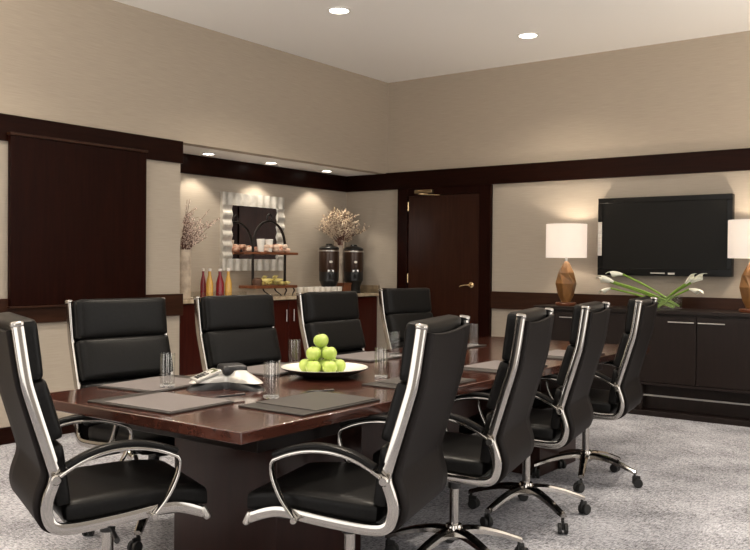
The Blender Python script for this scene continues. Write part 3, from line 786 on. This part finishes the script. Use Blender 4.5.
chairs = [  # bolt point x, y, heading
 (3.053, -6.301, 68.2, 'black leather high-backed office chair at the near head of the table, foreground left', 10),
 (4.061, -5.501, 195.6, 'black leather high-backed office chair nearest on the right side, largest, seen from behind', 50),
 (4.037, -4.741, 193.3, 'black leather office chair second from the front in the right row, seen from behind', 50),
 (3.961, -3.902, 191.1, 'black leather office chair third from the front in the right row, seen from behind', 44),
 (3.898, -2.977, 189.5, 'black leather office chair farthest in the right row, in front of the credenza', 0),
 (2.184, -5.258, -7.1, 'black leather office chair leftmost of the row facing the camera, before the dark wall panel', 20),
 (2.244, -4.491, -5.8, 'black leather office chair second from left facing the camera, below the juice bottles', 5),
 (2.153, -3.537, -3.6, 'black leather office chair third from left facing the camera, behind the apples', 35),
 (2.013, -2.430, -8.0, 'black leather office chair rightmost of the row facing the camera, nearest the door', 25)]
for i, (x, y, a, lab, cr) in enumerate(chairs):
    a = math.radians(a); spin = (math.radians(cr) - a - PI); loc = (x + OFF * math.cos(a), y + OFF * math.sin(a), 0)
    if i == 0: ch0.location = loc; ch0.rotation_euler = (0, 0, a); ch0['label'] = lab
    else: dup(ch0, loc, a, lab)
    SPIN.append(spin)
index()
for o, sp in zip([o for o in bpy.data.objects if o.name.split('.')[0] == 'office_chair'], SPIN):
    for c in KIDS[o.name]:
        if c.name.startswith('base_leg'): c.rotation_euler = (0, 0, sp)

# ---------------------------------------------------------------- added fill light
# downlights added outside the frame as fill, same fitting as the two in view
def fill_downlight(x, y, power, cone=2.4, n='over the room behind the camera'):
    downlight(x, y, CEIL, 'added unseen ceiling downlight ' + n, 'added fill downlights outside the view', .08, power, cone)
fill_downlight(3.12, -4.2, 150, 2.2, 'over the middle of the table'); 
fill_downlight(4.7, -3.6, 150, 2.3, 'over the right aisle'); fill_downlight(1.3, -5.2, 80, 2.3, 'over the left aisle')
fill_downlight(3.3, -6.4, 130, 2.3, 'over the near end of the table'); fill_downlight(5.6, -1.2, 70, 2.2, 'in the far right corner')
world = bpy.data.worlds.new('World'); bpy.context.scene.world = world; world.use_nodes = True
bg_ = world.node_tree.nodes['Background']; wn, wl = world.node_tree.nodes, world.node_tree.links
# invented ambient fill: bright and dark bands, giving soft light and chrome contrast
tc = wn.new('ShaderNodeTexCoord'); wv = wn.new('ShaderNodeTexWave'); wv.wave_type = 'BANDS'; wv.bands_direction = 'DIAGONAL'; wv.inputs['Scale'].default_value = .75; wv.inputs['Distortion'].default_value = 0
mpw = wn.new('ShaderNodeMapping'); mpw.inputs['Scale'].default_value = (1, 1, 0); wr = wn.new('ShaderNodeValToRGB')
wr.color_ramp.elements[0].position = .38; wr.color_ramp.elements[0].color = (.20, .175, .15, 1); wr.color_ramp.elements[1].position = .58; wr.color_ramp.elements[1].color = (1, .955, .90, 1)
wl.new(tc.outputs['Generated'], mpw.inputs[0]); wl.new(mpw.outputs[0], wv.inputs[0]); wl.new(wv.outputs[0], wr.inputs[0]); wl.new(wr.outputs[0], bg_.inputs[0]); bg_.inputs[1].default_value = 2.75

# uplights invented outside the view to brighten the ceiling
def fill_uplight(x, y, label, power):
    t = thing('added_uplight', label, 'added fill lamp', (x, y, 0), 0, 'added uplights outside the view')
    MB().lathe([(.001, 0), (.14, 0), (.14, .015), (.03, .03), (.001, .03)], 28).build('base', 'steel', t)
    MB().lathe([(.012, .03), (.012, 1.62)], 12).build('pole', 'steel', t)
    MB().lathe([(.02, 1.62), (.10, 1.65), (.20, 1.74), (.197, 1.742), (.098, 1.655), (.02, 1.63)], 32).build('bowl', 'steel', t)
    l = bpy.data.lights.new('uplight', 'AREA'); l.shape = 'DISK'; l.size = .30; l.energy = power; l.color = (1, .90, .78)
    o = bpy.data.objects.new('uplight', l); COL.objects.link(o); o.parent = t; o.location = (0, 0, 1.70); o.rotation_euler = (PI, 0, 0)
fill_uplight(5.9, -1.7, 'added unseen steel uplight at the right side of the room', 50)
fill_uplight(6.6, -6.2, 'added unseen steel uplight right behind the photographer', 70)
fill_uplight(.6, -7.6, 'added unseen steel uplight by the left wall behind the table', 200)

# ---------------------------------------------------------------- camera
cam = bpy.data.cameras.new('Camera'); co = bpy.data.objects.new('Camera', cam); COL.objects.link(co)
cam.sensor_width = 36; cam.lens = 861 / 750 * 36; cam.clip_end = 60
R = Matrix(((.80430851, -.01427437, .59404046), (.59414815, .00467098, -.80434207), (.00870673, .99988721, .012238)))
co.matrix_world = Matrix.Translation((5.74, -8.0, 1.3)) @ R.to_4x4()
sc = bpy.context.scene; sc.camera = co
sc.view_settings.view_transform = 'Standard'; sc.view_settings.look = 'None'; sc.view_settings.gamma = 1; sc.view_settings.use_curve_mapping = False
sc.view_settings.exposure = 0
